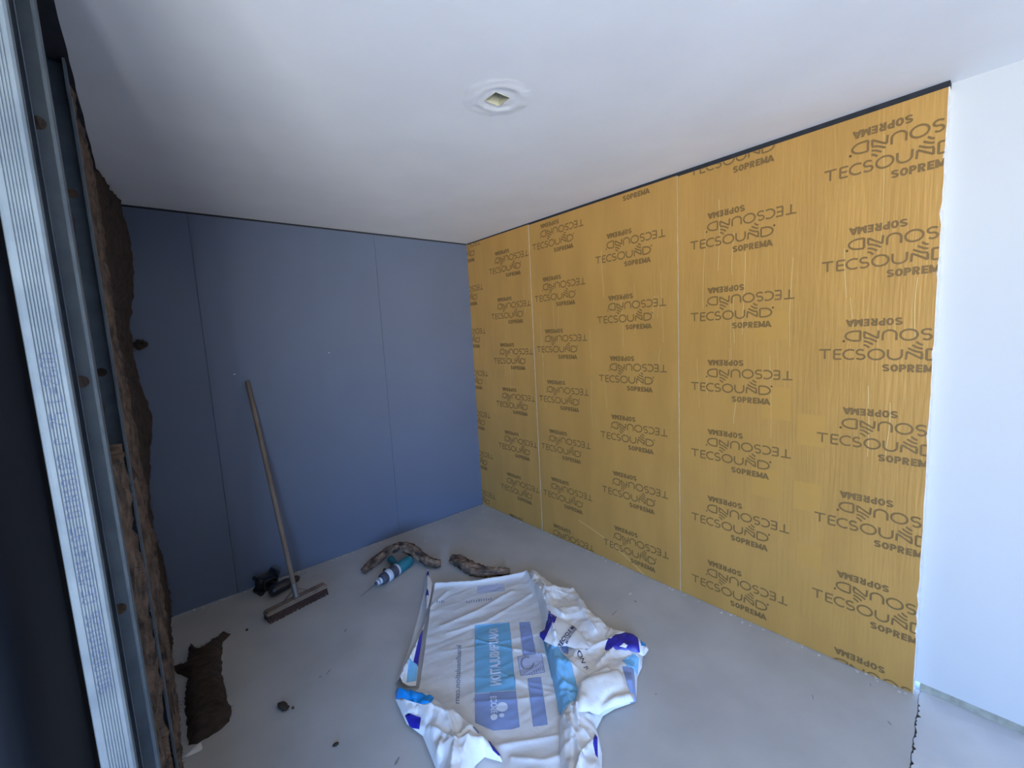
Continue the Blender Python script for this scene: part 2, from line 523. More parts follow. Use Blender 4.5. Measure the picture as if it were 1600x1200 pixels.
# left: dark outer boarding of the partition, then the walls of the space behind the camera
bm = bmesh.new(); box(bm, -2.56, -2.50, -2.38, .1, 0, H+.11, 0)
nose = [(-2.50, -2.38)]+arc(-2.58, -2.44, .08, .08, 0, -90, 14)+[(-2.60, -2.52), (-2.60, -2.38)]  # rounded wall end, shaped to give a soft gradient of shade
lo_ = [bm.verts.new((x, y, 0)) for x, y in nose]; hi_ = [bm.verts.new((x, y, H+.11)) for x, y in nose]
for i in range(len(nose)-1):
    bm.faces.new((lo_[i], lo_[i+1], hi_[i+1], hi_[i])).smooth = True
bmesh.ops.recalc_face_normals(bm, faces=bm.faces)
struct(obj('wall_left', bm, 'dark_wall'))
bm = bmesh.new(); box(bm, XO-.1, XO, WY-.1, .14, 0, H+.11, 0)
struct(obj('wall_outer', bm, 'bare'))
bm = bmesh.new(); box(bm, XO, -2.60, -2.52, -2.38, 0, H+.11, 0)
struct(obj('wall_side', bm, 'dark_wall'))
bm = bmesh.new()
box(bm, XO, WIN[0], WY-.1, WY, 0, H+.11, 0); box(bm, WIN[1], .12, WY-.1, WY, 0, H+.11, 0)
box(bm, WIN[0], WIN[1], WY-.1, WY, WIN[3], H+.11, 0); box(bm, WIN[0], WIN[1], WY-.1, WY, 0, WIN[2], 0)
struct(obj('wall_front', bm, 'bare'))
bm = bmesh.new()
for x in (WIN[0]+.03, (WIN[0]+WIN[1])/2, WIN[1]-.03): box(bm, x-.03, x+.03, WY-.07, WY-.03, WIN[2], WIN[3], 0)
for z in (WIN[2]+.03, WIN[3]-.03): box(bm, WIN[0], WIN[1], WY-.07, WY-.03, z-.03, z+.03, 0)
struct(obj('window_1', bm, 'white'))

# ------------------------------------------------------------------ gold film-faced panels
S1, S2, SE = .822, 2.022, 3.073
ZT = H-.030
COLS = {0: [(-.292, 1.944+.386, .384), (.307, 2.133, .379)],
        1: [(.857, 2.236, .3835), (1.448, 2.047, .3885)],
        2: [(2.095, 2.020, .3835), (2.698, 2.200, .3838)]}
def panel(idx, s0, s1, label):
    bm = bmesh.new()
    ZT = H-(.012, .017, .023)[idx]
    def P(s, z, d=0): return (-d, -s, z)
    g = .0008
    # front face of film, torn slightly back from the vertical edges
    zs = [.002+(ZT-.002)*i/60 for i in range(61)]
    def tear(a, b): return random.uniform(a, b)+(b if random.random() < .08 else 0)
    L = [s0+g+(.001, tear(.0006, .0035), tear(.0003, .0012))[idx] for _ in zs]
    R = [s1-g-(tear(.0005, .0025), tear(.0003, .0015), tear(.002, .0045))[idx] for _ in zs]
    for i in range(60):
        quad(bm, [P(L[i], zs[i]), P(R[i], zs[i]), P(R[i+1], zs[i+1]), P(L[i+1], zs[i+1])], 0)
        quad(bm, [P(s0+g, zs[i]), P(L[i], zs[i]), P(L[i+1], zs[i+1]), P(s0+g, zs[i+1])], 5)
        quad(bm, [P(R[i], zs[i]), P(s1-g, zs[i]), P(s1-g, zs[i+1]), P(R[i+1], zs[i+1])], 2 if idx == 2 else 5)
    bmesh.ops.remove_doubles(bm, verts=bm.verts, dist=1e-5)
    # gypsum body behind
    box(bm, .0004, .0445, -(s1-g), -(s0+g), .002, ZT, 2)
    # creases in the film
    tmp = bmesh.new()
    for k in range(18 if idx else 6):
        s = random.uniform(s0+.05, s1-.05); z = random.uniform(.9, 1.9); Lh = random.uniform(.1, .45)
        V, F = ribbon([(s+.006*math.sin(3*t+k), z+Lh*t) for t in [i/6 for i in range(7)]], random.uniform(.0007, .0015))
        put2d(tmp, V, F, lambda a, b: P(a, b, .0003), 3)
    if idx == 1:
        V, F = ribbon([(1.22+.55*t, .21-.21*t+.03*math.sin(3*t)) for t in [i/8 for i in range(9)]], .003)
        put2d(tmp, V, F, lambda a, b: P(a, b, .0003), 3)
    # square patches of slightly different film
    if idx == 2:
        for (s, z, w, h) in ((2.46, 1.13, .13, .16), (2.42, .72, .13, .15), (2.62, 1.02, .11, .15), (2.61, .70, .11, .14), (2.63, .42, .10, .11), (2.42, 1.52, .15, .14)):
            put2d(tmp, [(s, z), (s+w, z), (s+w, z+h), (s, z+h)], [(0, 1, 2, 3)], lambda a, b: P(a, b, .0002), 4)
    for (c, zt, per) in COLS[idx]:
        for k in range(-1, 8):
            z0 = zt-.002-per*k
            if z0 < -.25: continue
            for inv in (0, 1):
                def fn(u, v, dd=.0006):
                    if inv: return P(c+.50-u, z0+.120-v, dd)
                    return P(c+u, z0+v, dd)
                for q, st in enumerate(TS):
                    V, F = ribbon(st, .0074)
                    put2d(tmp, V, F, lambda u, v: fn(u, v, .0006+.00006*q), 1)
                for q, st in enumerate(SO):
                    V, F = ribbon(st, SOW*.98)
                    put2d(tmp, [(u*.97+.221, v*.86-.0505) for u, v in V], F, lambda u, v: fn(u, v, .0006+.00006*q), 1)
    for co, no in (((0, -s0-.003, 0), (0, 1, 0)), ((0, -s1+.005, 0), (0, -1, 0)), ((0, 0, ZT-.002), (0, 0, 1)), ((0, 0, .004), (0, 0, -1))):
        bmesh.ops.bisect_plane(tmp, geom=list(tmp.verts)+list(tmp.edges)+list(tmp.faces), plane_co=co, plane_no=no, clear_outer=True)
    me = bpy.data.meshes.new('tmp'); tmp.to_mesh(me); tmp.free(); bm.from_mesh(me); bpy.data.meshes.remove(me)
    for f in bm.faces:
        f.normal_update()
        if f.calc_center_median().x <= .0002 and f.normal.x > .5: f.normal_flip()
    tag(obj('acoustic_panel', bm, ['gold', 'ink', 'gyp', 'scratch', 'gold_patch', 'gyp_tan']), label, 'wall panel')
panel(0, .0, S1, 'narrow gold printed wall panel in the corner against the blue wall')
panel(1, S1, S2, 'middle gold printed wall panel between the two pale vertical seams')
panel(2, S2, SE, 'right-hand gold printed wall panel ending beside the bare white wall')

# ------------------------------------------------------------------ left partition: studs
def extrude_profile(bm, pts, z0, z1, th, mi=0):
    V, F = ribbon(pts, th)
    lo = [bm.verts.new((x, y, z0)) for x, y in V]; hi = [bm.verts.new((x, y, z1)) for x, y in V]
    n = len(pts)
    for i in range(n-1):
        for a, b in ((2*i, 2*i+2), (2*i+3, 2*i+1)):
            bm.faces.new((lo[a], lo[b], hi[b], hi[a])).material_index = mi
        for L in (lo, hi):
            bm.faces.new((L[2*i], L[2*i+1], L[2*i+3], L[2*i+2])).material_index = mi
    for e in (0, n-1):
        bm.faces.new((lo[2*e], lo[2*e+1], hi[2*e+1], hi[2*e])).material_index = mi
    bmesh.ops.recalc_face_normals(bm, faces=bm.faces)

# nearest stud: ribbed flange towards the camera, dot-printed
SY = -2.478
t = thing('metal_stud', 'ribbed galvanised steel stud with dotted printing, nearest at the left edge', 'metal stud', (-2.42, SY, 0))
xl, xr = -2.4385, -2.4025
prof = [(xl+.006, SY+.074), (xl+.001, SY+.073), (xl, SY+.070)] + [(xl, SY+.004), (xl+.0012, SY+.0012), (xl+.004, SY)]
ribs = []
for k in range(7):
    c = xl+.0095+k*.0030
    prof += [(c-.0009, SY), (c, SY+.0008), (c+.0009, SY)]
prof += [(xr-.004, SY), (xr-.0012, SY+.0012), (xr, SY+.004), (xr, SY+.012), (xr-.003, SY+.0125)]
bm = bmesh.new(); extrude_profile(bm, prof, 0, H-.004, .0007)
body = obj('stud_body', bm, 'zinc', t, world=True)
bm = bmesh.new(); extrude_profile(bm, [(xl, SY+.07), (xl+.001, SY+.074), (xr-.001, SY+.074), (xr, SY+.073), (xr, SY+.065)], 0, H-.004, .0007)
obj('rear_flange', bm, 'zinc', t, world=True)
# dot matrix printing reading upwards
DOT = {'0':'01110 10001 10001 10001 10001 10001 01110','1':'00100 01100 00100 00100 00100 00100 01110','2':'01110 10001 00001 00110 01000 10000 11111','4':'00010 00110 01010 10010 11111 00010 00010',
 '5':'11111 10000 11110 00001 00001 10001 01110','6':'01110 10000 10000 11110 10001 10001 01110','7':'11111 00001 00010 00100 00100 01000 01000','8':'01110 10001 10001 01110 10001 10001 01110','9':'01110 10001 10001 01111 00001 00001 01110',
 'C':'01110 10001 10000 10000 10000 10001 01110','E':'11111 10000 10000 11110 10000 10000 11111','N':'10001 11001 10101 10101 10011 10001 10001','D':'11110 10001 10001 10001 10001 10001 11110','I':'01110 00100 00100 00100 00100 00100 01110',
 'L':'10000 10000 10000 10000 10000 10000 11111','=':'00000 00000 11111 00000 11111 00000 00000','-':'00000 00000 00000 11111 00000 00000 00000','/':'00001 00001 00010 00100 01000 10000 10000',' ':'00000 '*7}
bm = bmesh.new()
txt = '90100210126 CE/EN14195 DIN18182 C 75 L=2600'
pitch_c = .475/len(txt)
for ci, ch in enumerate(txt):
    rows = DOT[ch].split()
    for r, row in enumerate(rows):
        for c, bit in enumerate(row):
            if bit == '1':
                z = 1.150+ci*pitch_c+c*pitch_c*.155; x = xl+.0115+r*.00215
                w, q = .00080, .00072
                quad(bm, [(x-w, SY-.0006, z-q), (x+w, SY-.0006, z-q), (x+w, SY-.0006, z+q), (x-w, SY-.0006, z+q)], 0)
obj('dot_print', bm, 'zinc_ink', body, world=False).matrix_parent_inverse = Matrix.Identity(4)
bpy.data.objects['dot_print'].matrix_parent_inverse = Matrix.Translation(-t.location).inverted() @ Matrix.Translation(-t.location)

def open_stud(xr, yw, z0, z1, holes, label, off):
    """C stud whose open side faces the camera; web with round holes behind"""
    xl = xr-.075
    t = thing('metal_stud', label, 'metal stud', ((xl+xr)/2, yw, 0))
    bm = bmesh.new()
    circles = [[((xl+xr)/2+off+.0125*math.cos(2*math.pi*k/28), z+.0125*math.sin(2*math.pi*k/28)) for k in range(28)] for z in holes if z0 < z < z1]
    for dy in (0, .0008):
        vs, tr = cdt([(xl, z0), (xr, z0), (xr, z1), (xl, z1)], holes=circles)
        m = [bm.verts.new((x, yw+dy, z)) for x, z in vs]
        for f, k in tr: bm.faces.new([m[i] for i in f])
    for c in circles:
        n = len(c)
        for i in range(n):
            a, b = c[i], c[(i+1) % n]
            quad(bm, [(a[0], yw, a[1]), (b[0], yw, b[1]), (b[0], yw+.0008, b[1]), (a[0], yw+.0008, a[1])])
    obj('web', bm, 'zinc', t, world=True)
    for s in (1, -1):
        e = xr if s > 0 else xl
        bm = bmesh.new()
        extrude_profile(bm, [(e, yw), (e, yw-.012), (e-s*.0008, yw-.015), (e, yw-.018), (e, yw-.036), (e-s*.001, yw-.038), (e-s*.0062, yw-.038)], z0, z1, .0007)
        obj('flange', bm, 'zinc', t, world=True)
    return t
H2 = [.088+.488*k for k in range(5)]
open_stud(-2.4030, -3.2778+1.22, 0, H-.004, [1.565-.491*k for k in range(-2, 4)], 'plain steel stud with round holes, directly behind the ribbed stud', .012)
tt = open_stud(-2.3935, -3.2778+1.72, 0, 2.312, [1.567-.497*k for k in range(-1, 4)], 'farthest steel stud with round holes, beside the brown insulation', .006)
bm = bmesh.new()
yw = -3.2778+1.728
extrude_profile(bm, [(-2.466, yw-.036), (-2.466, yw), (-2.396, yw), (-2.396, yw-.036), (-2.402, yw-.037)], 2.24, H-.004, .0007)
obj('stud_extension', bm, 'zinc', tt, world=True)
# dark strip added at the ceiling edge, standing in for the dark void
bm = bmesh.new()
P = []
n = 90
prev = None
for i in range(n+1):
    y = -2.30+2.295*i/n
    d = .030+.008*nz(0, y, 3, 9)+.012*max(0, nz(2, y, 1, 4))
    w = .004*nz(1, y, 0, 7)
    d = .036+.012*nz(0, y, 3, 9)+.012*max(0, nz(2, y, 1, 4))
    ring = [bm.verts.new((-2.430, y, H)), bm.verts.new((-2.3915, y, H)), bm.verts.new((-2.388+w, y, H-d)), bm.verts.new((-2.430, y, H-d))]
    if prev:
        for k in range(4): bm.faces.new((prev[k], prev[(k+1) % 4], ring[(k+1) % 4], ring[k]))
    else: bm.faces.new(ring)
    prev = ring
bm.faces.new(prev)
bmesh.ops.recalc_face_normals(bm, faces=bm.faces)
struct(obj('trim_3', bm, 'foam'))

# ------------------------------------------------------------------ insulation in the partition
def batt(x0, x1, y0, y1, z0, z1, bulge, label, mname='wool', nf=500):
    bm = bmesh.new()
    nx, ny, nzv = 4, max(4, int((y1-y0)/.025)), max(6, int((z1-z0)/.025))
    def surf(u, v, w):
        x = x0+(x1-x0)*u; y = y0+(y1-y0)*v; z = z0+(z1-z0)*w
        if u > .5:
            k = (u-.5)*2
            x += k*(bulge(y, z)+.012*nz(x, y, z, 9)+.012*nz(x, y, z, 24)+.007*nz(x, y, z, 60))
        z += .010*nz(x, y, z, 25)*(1 if w > .5 else 0)
        y += .006*nz(y, x, z, 25)*(1 if 0 < u else 0)
        return Vector((x, y, max(z, .0015)))
    bmesh.ops.create_grid(bm, x_segments=1, y_segments=1, size=1)
    bm.clear()
    def face(fn, a, b):
        g = [[bm.verts.new(fn(i/a, j/b)) for j in range(b+1)] for i in range(a+1)]
        for i in range(a):
            for j in range(b): bm.faces.new((g[i][j], g[i+1][j], g[i+1][j+1], g[i][j+1]))
    face(lambda a, b: surf(1, a, b), ny, nzv); face(lambda a, b: surf(0, a, b), ny, nzv)
    face(lambda a, b: surf(a, 0, b), nx, nzv); face(lambda a, b: surf(a, 1, b), nx, nzv)
    face(lambda a, b: surf(a, b, 0), nx, ny); face(lambda a, b: surf(a, b, 1), nx, ny)
    bmesh.ops.remove_doubles(bm, verts=bm.verts, dist=.0004)
    bmesh.ops.recalc_face_normals(bm, faces=bm.faces)
    bm.normal_update()
    for f in bm.faces: f.smooth = True
    fibres(bm, nf, .022, .0009, 0, only=lambda f: f.normal.x > .6 and f.calc_center_median().y < y1-.03)
    return tag(obj('insulation_batt', bm, mname), label, 'insulation')
batt(-2.47, -2.409, -1.98, -1.605, .002, 1.36, lambda y, z: .004, 'short brown insulation batt between the two holed steel studs', nf=200)
batt(-2.478, -2.438, -1.98, -1.605, 1.37, 2.40, lambda y, z: .0, 'recessed dark brown filler added high between the holed studs to darken their holes', 'wool_dark', nf=0)  # strip added behind the stud holes to make them look dark
batt(-2.475, -2.400, -1.50, -.82, .002, 2.40, lambda y, z: .004+.010*max(0, math.sin(z*2.1)), 'brown insulation batt just past the farthest stud', nf=500)
def bl(y, z):
    k = max(0, min(1, (y+.8)/.7))
    return k*(.02+.045*max(0, min(1, (z-1.0)/.25))+.012*math.sin(z*7)-.02*max(0, min(1, (z-1.3)/.3))+.045*max(0, min(1, (z-1.85)/.3)))
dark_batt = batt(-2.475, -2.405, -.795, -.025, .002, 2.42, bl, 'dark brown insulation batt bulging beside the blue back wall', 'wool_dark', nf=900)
# loose dark tuft sticking out of it
bm = bmesh.new()
bmesh.ops.create_icosphere(bm, subdivisions=3, radius=1)
for v in bm.verts:
    c = v.co.copy(); q = 1+.5*noise.noise(c*2.2)+.25*noise.noise(c*6)
    v.co = Vector((-2.332+c.x*.030*q, -.10+c.y*.022*q, 1.665+c.z*.026*q))
bm.normal_update(); fibres(bm, 120, .03, .0008, 0)
obj('loose_tuft', bm, 'wool_dark', dark_batt)['label'] = 'small dark tuft sticking out'

# ------------------------------------------------------------------ loose insulation on the floor
def slab(name, outline, h, label, cat, mname, edge=.012, res=.012, nf=400, fl=.02, amp=.012, jit=.004, group=None):
    P = resample(outline, .02, jit)
    def zf(x, y):
        d = polydist(x, y, P)
        return .0015+h*(1-math.exp(-(d/edge)**1.4))*(1+.25*nz(x, y, 0, 6))+amp*min(1, d/.02)*abs(nz(x, y, 1, 35))
    bm = sheet_bm(P, zf, res=res)
    # underside
    bot = [bm.verts.new((x, y, .0012)) for x, y in P]
    try: bm.faces.new(bot)
    except ValueError: pass
    bm.normal_update()
    if nf: fibres(bm, nf, fl, .0009, 0)
    o = obj(name, bm, mname)
    return tag(o, label, cat, group)
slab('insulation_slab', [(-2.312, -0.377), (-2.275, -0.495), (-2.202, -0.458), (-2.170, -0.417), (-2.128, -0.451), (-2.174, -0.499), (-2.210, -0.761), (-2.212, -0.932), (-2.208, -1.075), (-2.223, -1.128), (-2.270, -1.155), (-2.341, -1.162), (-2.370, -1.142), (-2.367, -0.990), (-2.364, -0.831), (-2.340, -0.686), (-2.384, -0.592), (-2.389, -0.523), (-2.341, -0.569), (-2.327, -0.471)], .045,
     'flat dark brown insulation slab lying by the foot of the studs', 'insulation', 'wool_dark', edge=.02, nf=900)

def strip(path, radii, label, name='insulation_strip', seed=0):
    pts = [Vector(p) for p in path]; R = list(radii)
    for _ in range(4):
        q = [pts[0]]; r = [R[0]]
        for i in range(len(pts)-1):
            q += [pts[i]*.75+pts[i+1]*.25, pts[i]*.25+pts[i+1]*.75]; r += [R[i]*.75+R[i+1]*.25, R[i]*.25+R[i+1]*.75]
        q.append(pts[-1]); r.append(R[-1]); pts, R = q, r
    bm = bmesh.new(); seg = 40; rings = []; LL = []
    uv = bm.loops.layers.uv.new('UVMap')
    L = 0
    for i, p in enumerate(pts):
        d = (pts[min(i+1, len(pts)-1)]-pts[max(i-1, 0)]); d.z = 0; d.normalize()
        s = Vector((-d.y, d.x, 0))
        if i: L += (p-pts[i-1]).length
        ring = []
        endk = min(1, .55+min(i, len(pts)-1-i)/5)
        for k in range(seg):
            a = 2*math.pi*k/seg
            ca, sa = math.cos(a), math.sin(a)
            n1 = noise.noise(Vector((ca*2.2+seed, sa*2.2, L*6)))
            n2 = abs(noise.noise(Vector((ca*5, sa*5+seed, L*7))))
            n3 = noise.noise(Vector((ca*9, sa*9+seed, L*45)))
            n4 = noise.noise(Vector((0, seed, L*38)))
            rr = R[i]*endk*(.95+.38*n1-.55*n2+.20*n3+.14*n4)
            z = p.z+sa*rr*.80
            e = d*(.012*noise.noise(Vector((ca*5, sa*5, seed))) if i in (0, len(pts)-1) else 0)
            ring.append(bm.verts.new((p.x+s.x*ca*rr+e.x, p.y+s.y*ca*rr+e.y, max(.0012, z))))
        rings.append(ring); LL.append(L)
    for i in range(len(rings)-1):
        for k in range(seg):
            f = bm.faces.new((rings[i][k], rings[i][(k+1) % seg], rings[i+1][(k+1) % seg], rings[i+1][k])); f.smooth = True
            for lp, (u, v) in zip(f.loops, ((LL[i], k/seg), (LL[i], (k+1)/seg), (LL[i+1], (k+1)/seg), (LL[i+1], k/seg))): lp[uv].uv = (u+seed, v)
    bm.faces.new(rings[0]); bm.faces.new(rings[-1])
    bmesh.ops.recalc_face_normals(bm, faces=bm.faces); bm.normal_update()
    fibres(bm, 900, .013, .0007, 0)
    return tag(obj(name, bm, 'wool_strip2'), label, 'insulation')
p1 = [(-1.329, -0.390), (-1.262, -0.363), (-1.175, -0.339), (-1.095, -0.329), (-1.028, -0.372), (-0.998, -0.445), (-0.969, -0.527), (-0.953, -0.620), (-0.927, -0.684), (-0.897, -0.703)]
strip([(x, y, z) for (x, y), z in zip(p1, (.028, .035, .05, .075, .09, .085, .06, .035, .03, .028))], [.030, .036, .038, .042, .044, .042, .040, .040, .040, .034],
      'dark brown torn insulation strip arched over the teal drill')
p2 = [(-0.809, -0.706), (-0.788, -0.766), (-0.782, -0.870), (-0.764, -0.982), (-0.719, -1.051), (-0.665, -1.095), (-0.623, -1.138)]
strip([(x, y, .03) for x, y in p2], [.034, .046, .050, .050, .040, .032, .024],
      'light brown torn insulation strip lying behind the white plastic sack', seed=3)

# crumbs
CR_ = [("443,1105", .017, 'dark curved insulation crumb on the floor, the largest left of the sack', 1), ("458,1107", .006, 'tiny dark crumb right beside the largest insulation crumb', 0), ("525,1165", .008, 'small black crumb on the floor nearest the camera', 1),
       ("386,985", .007, 'small dark crumb between broom and insulation slab', 1)]
for (c, r, lb, dk), (x, y) in zip(CR_, [(-2.030, -1.223), (-1.998, -1.254), (-1.916, -1.573), (-2.054, -0.480)]):
    bm = bmesh.new(); bmesh.ops.create_icosphere(bm, subdivisions=3, radius=1)
    lng = 2.0 if r > .01 else 1.5
    an = random.uniform(0, 3) if r <= .01 else 1.9
    for v in bm.verts:
        q = 1+.35*noise.noise(v.co*2+Vector((x*50, y, 0)))
        u, w = v.co.x*r*lng*q, v.co.y*r*q
        v.co = Vector((x+u*math.cos(an)-w*math.sin(an), y+u*math.sin(an)+w*math.cos(an), .001+r*.6*(1+v.co.z*q*.95)))
    zmin = min(v.co.z for v in bm.verts)
    for v in bm.verts: v.co.z += .0006-zmin
    for f in bm.faces: f.smooth = True
    tag(obj('insulation_crumb', bm, 'wool_dark' if dk else 'wool'), lb, 'crumb')

# white scrap
P = resample([(-2.398, -1.194), (-2.355, -1.168), (-2.326, -1.164), (-2.328, -1.209), (-2.374, -1.206)], .012, .002)
bm = sheet_bm(P, lambda x, y: .002+.016*min(1, polydist(x, y, P)/.012)*(.5+abs(nz(x, y, 0, 40))), res=.007)
tag(obj('plaster_scrap', bm, 'paper'), 'small white torn scrap on the floor in front of the dark insulation slab', 'scrap')

# ------------------------------------------------------------------ push broom leaning on the blue wall
HB = Vector((-1.762, -.392, 0))
t = thing('push_broom', 'wooden push broom standing on its head and leaning against the blue wall', 'broom', HB)
e0, e1 = [Vector((x, y, 0)) for x, y in [(-1.958, -0.478), (-1.592, -0.417)]]
ax = (e1-e0).normalized(); sd = Vector((-ax.y, ax.x, 0)); Lh = (e1-e0).length; cc = (e0+e1)/2
def beam(bm, z0, z1, w0, w1, L0, L1, bev):
    r = bmesh.ops.create_cube(bm, size=1)
    for v in r['verts']:
        tp = v.co.z > 0
        w, L = (w1, L1) if tp else (w0, L0)
        v.co = cc+ax*(v.co.x*L)+sd*(v.co.y*w)+Vector((0, 0, z1 if tp else z0))
    if bev: bmesh.ops.bevel(bm, geom=list(bm.edges), offset=bev, segments=3, affect='EDGES')
bm = bmesh.new(); beam(bm, .040, .064, .068, .062, Lh, Lh-.006, .007)
obj('broom_head', bm, 'wood', t, smooth=False, world=True)
bm = bmesh.new()
for i in range(58):
    for j in range(6):
        c = cc+ax*((i+.5)/58-.5)*(Lh-.012)+sd*((j+.5)/6-.5)*.060+Vector((random.uniform(-.001, .001), random.uniform(-.001, .001), 0))
        tip = c+ax*random.uniform(-.004, .004)+sd*(((j+.5)/6-.5)*.036+random.uniform(-.003, .003))
        a = [c+Vector((.0036*math.cos(q*2.09), .0048*math.sin(q*2.09), .042)) for q in range(3)]
        b = [tip+Vector((.0042*math.cos(q*2.09), .0050*math.sin(q*2.09), .001)) for q in range(3)]
        va = [bm.verts.new(p) for p in a]; vb = [bm.verts.new(p) for p in b]
        for q in range(3): bm.faces.new((va[q], va[(q+1) % 3], vb[(q+1) % 3], vb[q]))
        bm.faces.new(vb)
obj('bristles', bm, 'bristle', t, world=True)
hb = cc+Vector((0, 0, .062)); ht = Vector((-1.829, -.0155, 1.400))
hd = (ht-hb)
bm = bmesh.new(); lathe(bm, hb+hd.normalized()*.01, hd, [(0, .0135), (.3, .0140), (.7, .0138), (hd.length-.016, .0135), (hd.length-.012, .011)], 16)
obj('broom_handle', bm, 'wood', t, world=True)
bm = bmesh.new(); lathe(bm, hb-Vector((0, 0, .004)), hd, [(0, .021), (.012, .021), (.018, .0175), (.085, .0165), (.088, .0155)], 18)
for s in (1, -1):
    for i in range(2):
        a = hb+hd.normalized()*.05+ax*s*.012; b = hb+ax*s*.085+sd*(-.0)+Vector((0, 0, .003))
        d, q, w = frame(b-a)
    vs_ = [bm.verts.new(p) for p in (a+sd*.004, a-sd*.004, b-sd*.004, b+sd*.004)]
    bm.faces.new(vs_)
    vs_ = [bm.verts.new(p+Vector((0, 0, -.003))) for p in (a+sd*.004, a-sd*.004, b-sd*.004, b+sd*.004)]
    bm.faces.new(vs_)
obj('handle_bracket', bm, 'bracket', t, world=True)

# ------------------------------------------------------------------ black cordless tool behind the broom
t = thing('power_drill', 'black power tool with a thin bit lying behind the broom head', 'drill', (-1.76, -.17, 0))
k0 = Vector((-1.800, -.205, .042)); kd = Vector((.95, .30, 0)).normalized()
bm = bmesh.new(); lathe(bm, k0-kd*.085, kd, [(0, .020), (.004, .030), (.03, .036), (.11, .036), (.13, .032), (.15, .024)], 22)
obj('tool_body', bm, 'black', t, world=True)
bm = bmesh.new(); lathe(bm, k0+kd*.066, kd, [(0, .022), (.006, .024), (.03, .023), (.045, .014), (.05, .008)], 18)
ck = obj('chuck', bm, 'black', t, world=True)
bm = bmesh.new(); lathe(bm, k0+kd*.115, kd+Vector((0, 0, .10)), [(0, .0032), (.055, .0030), (.058, .0015)], 10)
obj('drill_bit', bm, 'steel', t, world=True)
hd2 = Vector((-.35, .93, 0.12)).normalized()
bm = bmesh.new(); lathe(bm, k0-kd*.02+hd2*.02, hd2, [(0, .020), (.03, .018), (.075, .019)], 16, squash=1.2)
obj('grip', bm, 'black', t, world=True)
bm = bmesh.new()
r = bmesh.ops.create_cube(bm, size=1)
d, s, w = frame(hd2)
bc = k0-kd*.03+hd2*.125
for v in r['verts']:
    v.co = bc+d*v.co.x*.055+s*v.co.y*.105+w*v.co.z*.075
bmesh.ops.bevel(bm, geom=list(bm.edges), offset=.016, segments=4, affect='EDGES')
zmin = min(v.co.z for v in bm.verts)
for v in bm.verts: v.co.z += .0005-zmin
obj('battery', bm, 'black', t, smooth=True, world=True)

# ------------------------------------------------------------------ teal drill under the insulation strip
tipx, chx, endx = [(-1.460, -0.672), (-1.340, -0.635), (-0.974, -0.509)]
tip = Vector((*tipx, .022)); ch = Vector((*chx, .042)); en = Vector((*endx, .046))
dr = (en-ch).normalized()
t = thing('power_drill', 'teal and grey power drill with a long thin bit, half under insulation', 'drill', (ch.x, ch.y, 0))
bm = bmesh.new(); lathe(bm, ch, (tip-ch), [(0, .0045), ((tip-ch).length-.006, .0032), ((tip-ch).length, .001)], 10)
obj('drill_bit', bm, 'steel', t, world=True)
bm = bmesh.new(); lathe(bm, ch-dr*.008, dr, [(0, .008), (.006, .011), (.012, .012), (.014, .017), (.026, .018), (.028, .014), (.034, .014), (.036, .021), (.050, .022)], 22, mis=[1, 1, 0, 0, 0, 1, 0, 0])
obj('chuck', bm, ['grey', 'charcoal'], t, world=True)
bm = bmesh.new(); lathe(bm, ch+dr*.040, dr, [(0, .022), (.004, .032), (.012, .036), (.040, .037), (.046, .034)], 24)
obj('front_collar', bm, 'charcoal', t, world=True)
bm = bmesh.new(); lathe(bm, ch+dr*.084, dr, [(0, .034), (.004, .039), (.030, .041), (.034, .0405), (.085, .0405), (.089, .041), (.100, .041), (.104, .038)], 24, mis=[0, 0, 0, 1, 0, 0, 0])
obj('gear_housing', bm, ['grey', 'charcoal'], t, world=True)
bm = bmesh.new(); lathe(bm, ch+dr*.186, dr, [(0, .038), (.006, .0405), (.07, .040), (.12, .037), (.135, .030), (.14, .018)], 24)
mh = obj('motor_housing', bm, 'teal', t, world=True)
bm = bmesh.new(); q = Vector((-dr.y, dr.x, 0))
hdd = (q*.85+dr*.35).normalized()
lathe(bm, ch+dr*.22+q*.02-Vector((0, 0, .008)), hdd, [(0, .026), (.05, .021), (.11, .021), (.125, .024), (.15, .024)], 18)
obj('grip', bm, 'teal', t, world=True)
bm = bmesh.new(); lathe(bm, ch+dr*.135+q*.02, q+Vector((0, 0, .1)), [(0, .016), (.02, .015), (.05, .012), (.055, .008)], 16)
obj('side_knob', bm, 'charcoal', t, world=True)

# ------------------------------------------------------------------ crumpled white plastic sack
SACKC = [(-1.176, -1.760)][0]
sack = thing('plastic_sack', 'large crumpled white plastic sack with blue printing spread on the floor', 'sack', (SACKC[0], SACKC[1], 0))
def wr(x, y, s1, amp, ang=0.0, st=3.0, seed=0):
    c, s = math.cos(ang), math.sin(ang)
    u, v = (x*c+y*s), (-x*s+y*c)
    a = noise.noise(Vector((u*s1/st, v*s1, seed)))
    return amp*(1-abs(a)*2.2)
def crump(x, y, amp, f=9.0, seed=0, n=5):
    z = 0
    for i in range(n):
        a = 1.1*i+seed*.7
        u = x*math.cos(a)+y*math.sin(a)
        w = u*f*(1+.35*i)+1.6*noise.noise(Vector((x*5, y*5, seed+i*3.1)))
        t = abs((w % 1)*2-1)
        mk = max(0, noise.noise(Vector((x*7, y*7, seed*2+i*7.7)))+.25)
        z += amp/(1+.35*i)*(1-t)*mk*1.6
    return z
